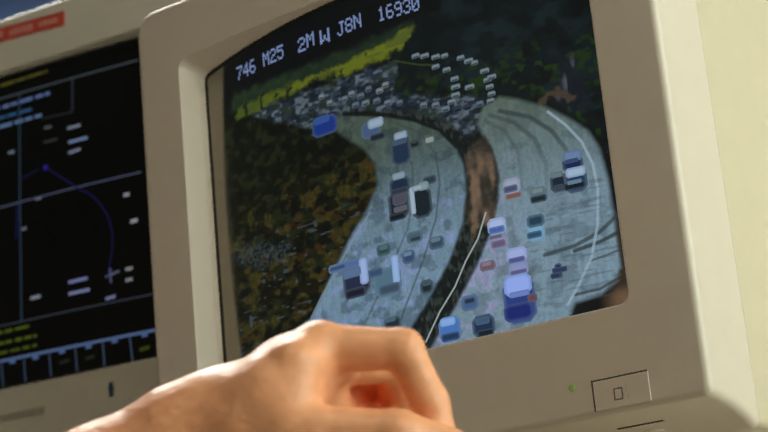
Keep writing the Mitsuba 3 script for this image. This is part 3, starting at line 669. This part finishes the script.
def surface(fn, lo, hi, step):
    """Surface nets: the zero surface of fn on a grid as a closed mesh."""
    ax = [np.arange(a, b + step, step) for a, b in zip(lo, hi)]
    g = np.stack(np.meshgrid(*ax, indexing="ij"), -1)
    d = np.stack([fn(s) for s in g])
    n = np.array(d.shape) - 1
    tot, cnt = np.zeros((*n, 3)), np.zeros(n)
    faces = []
    ids = -np.ones(n, int)
    corner = [(i, j, k) for i in (0, 1) for j in (0, 1) for k in (0, 1)]
    sl = lambda o: d[o[0]:o[0] + n[0], o[1]:o[1] + n[1], o[2]:o[2] + n[2]]
    for a in corner:
        for axis in range(3):
            if a[axis]: continue
            b = list(a); b[axis] = 1
            da, db = sl(a), sl(b)
            hit = (da < 0) != (db < 0)
            t = np.where(hit, da / np.where(hit, da - db, 1), 0)
            pt = np.zeros((*n, 3)); pt[:] = a; pt[..., axis] += t
            tot += np.where(hit[..., None], pt, 0); cnt += hit
    cells = cnt > 0
    ids[cells] = np.arange(cells.sum())
    idx = np.argwhere(cells)
    v = np.array(lo) + step * (idx + tot[cells] / cnt[cells][:, None])
    for axis in range(3):
        u, w = (axis + 1) % 3, (axis + 2) % 3
        s0, s1 = [slice(None)] * 3, [slice(None)] * 3
        s0[axis], s1[axis] = slice(0, -1), slice(1, None)
        cr = np.argwhere((d[tuple(s0)] < 0) != (d[tuple(s1)] < 0))
        cr = cr[(cr[:, u] > 0) & (cr[:, w] > 0) & (cr[:, u] < n[u]) & (cr[:, w] < n[w])]
        inside_first = d[tuple(cr.T)] < 0
        def cell(du, dw):
            c = cr.copy(); c[:, u] -= du; c[:, w] -= dw; return ids[tuple(c.T)]
        q = np.stack([cell(1, 1), cell(0, 1), cell(0, 0), cell(1, 0)], 1)
        q[~inside_first] = q[~inside_first][:, ::-1]
        faces += [q[:, [0, 1, 2]], q[:, [0, 2, 3]]]
    m = trimesh.Trimesh(v, np.vstack(faces), process=False)
    if m.volume < 0: m.invert()
    return m
jp = np.array(list(JOINT.values()))
hand = surface(arm_distance, (jp[:, :3] - jp[:, 3:]).min(0) - 0.006, (jp[:, :3] + jp[:, 3:]).max(0) + 0.006, 0.0019)
trimesh.smoothing.filter_taubin(hand, lamb=0.5, nu=0.53, iterations=14)
person = thing("person", "person's bare left forearm and loosely curled hand in front of the motorway screen", "person")
hand.apply_translation((0, 0, OZ))
put("arm_and_hand", hand, "m_skin", person, smooth=True, label="forearm and hand with curled index finger and thumb")
def tube_cloth(stops):
    rings = []
    for k, (cpt, r) in enumerate(stops):
        t = np.array(stops[min(k + 1, len(stops) - 1)][0]) - stops[max(k - 1, 0)][0]; t /= np.linalg.norm(t)
        a = np.cross(t, (0, 0, 1)); a /= np.linalg.norm(a); b = np.cross(t, a)
        th = np.linspace(0, 2 * np.pi, 48, endpoint=False)
        rings.append(np.array(cpt) + (r + 0.002 * np.sin(5 * th + k))[:, None] * (np.cos(th)[:, None] * a + np.sin(th)[:, None] * b))
    return loft(rings, closed=False, cap=True)
el, fo = np.array(JOINT["elbow"][:3]) + (0, 0, OZ), np.array(JOINT["fore"][:3]) + (0, 0, OZ)
put("sleeve", tube_cloth([(el + 0.22 * (fo - el), 0.049), (el, 0.054), (el + (-0.06, -0.08, -0.03), 0.060), (el + (-0.16, -0.22, -0.03), 0.066)]), "m_cloth", person, smooth=40, label="pale rolled sleeve")

# ------------------------------------------------------------------ shelf, desk and room
X0, X1, Y0, Y1, H = -2.6, 1.28, -2.8, 1.7, 3.0
desk = thing("control_desk", "wooden control desk with a raised rear shelf carrying the monitors", "desk")
put("shelf", box(-1.5, 1.1, -0.02, 0.75, OZ - 0.252 - 0.03, OZ - 0.2521, 0.004), "m_desk", desk)
put("worktop", box(-1.5, 1.1, -0.42, 0.78, 0.72, 0.75, 0.004), "m_desk", desk)
for x in (-1.47, -0.15, 1.07):
    put("side_panel", box(x - 0.015, x + 0.015, 0.0, 0.73, 0.75, OZ - 0.2821), "m_desk", desk)
    put("leg_panel", box(x - 0.015, x + 0.015, -0.3, 0.73, 0.0, 0.72), "m_desk", desk)
put("modesty_panel", box(-1.455, 1.055, 0.70, 0.72, 0.1, 0.72), "m_desk", desk)
def struct(name, mesh, mat):
    return put(name, mesh, mat, kind="structure")
struct("floor", box(X0, X1, Y0, Y1, -0.1, 0), "m_floor")
struct("ceiling", box(X0, X1, Y0, Y1, H, H + 0.1), "m_ceiling")
struct("wall_back", box(X0, X1, Y1, Y1 + 0.1, 0, H), "m_wall")
struct("wall_front", box(X0, X1, Y0 - 0.1, Y0, 0, H), "m_wall")
struct("wall_left", box(X0 - 0.1, X0, Y0 - 0.1, Y1 + 0.1, 0, H), "m_wall")
WY0, WY1, WZ0, WZ1 = -0.75, 1.0, 1.0, 2.2
struct("wall_right", joined(box(X1, X1 + 0.1, Y0 - 0.1, WY0, 0, H), box(X1, X1 + 0.1, WY1, Y1 + 0.1, 0, H), box(X1, X1 + 0.1, WY0, WY1, 0, WZ0), box(X1, X1 + 0.1, WY0, WY1, WZ1, H)), "m_wall")
w = struct("window_1", joined(box(X1 + 0.02, X1 + 0.07, WY0, WY1, WZ0, WZ0 + 0.05), box(X1 + 0.02, X1 + 0.07, WY0, WY1, WZ1 - 0.05, WZ1), box(X1 + 0.02, X1 + 0.07, WY0, WY0 + 0.05, WZ0, WZ1), box(X1 + 0.02, X1 + 0.07, WY1 - 0.05, WY1, WZ0, WZ1),
                                    box(X1 + 0.02, X1 + 0.07, 0.225, 0.275, WZ0, WZ1)), "m_trim")
for a, b in ((WY0 + 0.05, 0.225), (0.275, WY1 - 0.05)):
    m = trimesh.Trimesh([(X1 + 0.045, a, WZ0 + 0.05), (X1 + 0.045, b, WZ0 + 0.05), (X1 + 0.045, b, WZ1 - 0.05), (X1 + 0.045, a, WZ1 - 0.05)], [[0, 1, 2], [0, 2, 3]], process=False)
    if m.face_normals[0, 0] > 0: m.invert()
    put("pane", m, "m_lamp_diffuser", w, emit=rgb(WINDOW_GLOW))
for n_, y0_, y1_ in (("baseboard_back", Y1 - 0.015, Y1), ("baseboard_front", Y0, Y0 + 0.015)):
    struct(n_, box(X0, X1, y0_, y1_, 0, 0.09), "m_trim")
struct("baseboard_left", box(X0, X0 + 0.015, Y0 + 0.015, Y1 - 0.015, 0, 0.09), "m_trim")
struct("baseboard_right", box(X1 - 0.015, X1, Y0 + 0.015, Y1 - 0.015, 0, 0.09), "m_trim")
def ceiling_lamp(cx, cy, lx, ly, glow, label):
    t = thing("ceiling_lamp", label, "ceiling lamp")
    z = H - 0.055
    put("housing", joined(box(cx - lx, cx + lx, cy - ly, cy - ly + 0.02, z, H), box(cx - lx, cx + lx, cy + ly - 0.02, cy + ly, z, H), box(cx - lx, cx - lx + 0.02, cy - ly + 0.02, cy + ly - 0.02, z, H), box(cx + lx - 0.02, cx + lx, cy - ly + 0.02, cy + ly - 0.02, z, H)), "m_trim", t)
    a, b = lx - 0.02, ly - 0.02
    m = trimesh.Trimesh([(cx - a, cy - b, z + 0.01), (cx + a, cy - b, z + 0.01), (cx + a, cy + b, z + 0.01), (cx - a, cy + b, z + 0.01)], [[0, 2, 1], [0, 3, 2]], process=False)
    put("diffuser", m, "m_lamp_diffuser", t, emit=rgb(glow))
ceiling_lamp(-1.15, 0.85, 0.6, 0.3, REAR_LAMP_GLOW, "fluorescent ceiling lamp above and behind the left monitor")
ceiling_lamp(0.62, -1.1, 0.6, 0.3, LAMP_GLOW, "fluorescent ceiling lamp at the front right of the room")
# wall display behind the monitors
t = thing("wall_display", "dark blue wall display behind the top left of the left monitor", "screen")
a0, a1, b0, b1 = -2.45, -0.7, 1.6, 2.85
yy = Y1 - 0.06
put("frame", joined(box(a0, a1, yy, Y1, b0, b0 + 0.03), box(a0, a1, yy, Y1, b1 - 0.03, b1), box(a0, a0 + 0.03, yy, Y1, b0 + 0.03, b1 - 0.03), box(a1 - 0.03, a1, yy, Y1, b0 + 0.03, b1 - 0.03)), "m_dark_metal", t)
def wall_picture(p, n, uv):
    k = noise(p.x * 6, p.z * 6)
    return mix(srgb((18, 30, 48)).tolist(), srgb((58, 76, 108)).tolist(), smoothstep(0.1, 0.9, k))
put("back_box", box(a0 + 0.03, a1 - 0.03, yy + 0.016, Y1, b0 + 0.03, b1 - 0.03), "m_dark_metal", t)
m = trimesh.Trimesh([(a0 + 0.03, yy + 0.012, b0 + 0.03), (a1 - 0.03, yy + 0.012, b0 + 0.03), (a1 - 0.03, yy + 0.012, b1 - 0.03), (a0 + 0.03, yy + 0.012, b1 - 0.03)], [[0, 1, 2], [0, 2, 3]], process=False)
put("panel", m, "m_far_glass", t, emit=proc(wall_picture))
labels[far_key]["category"] = "monitor"
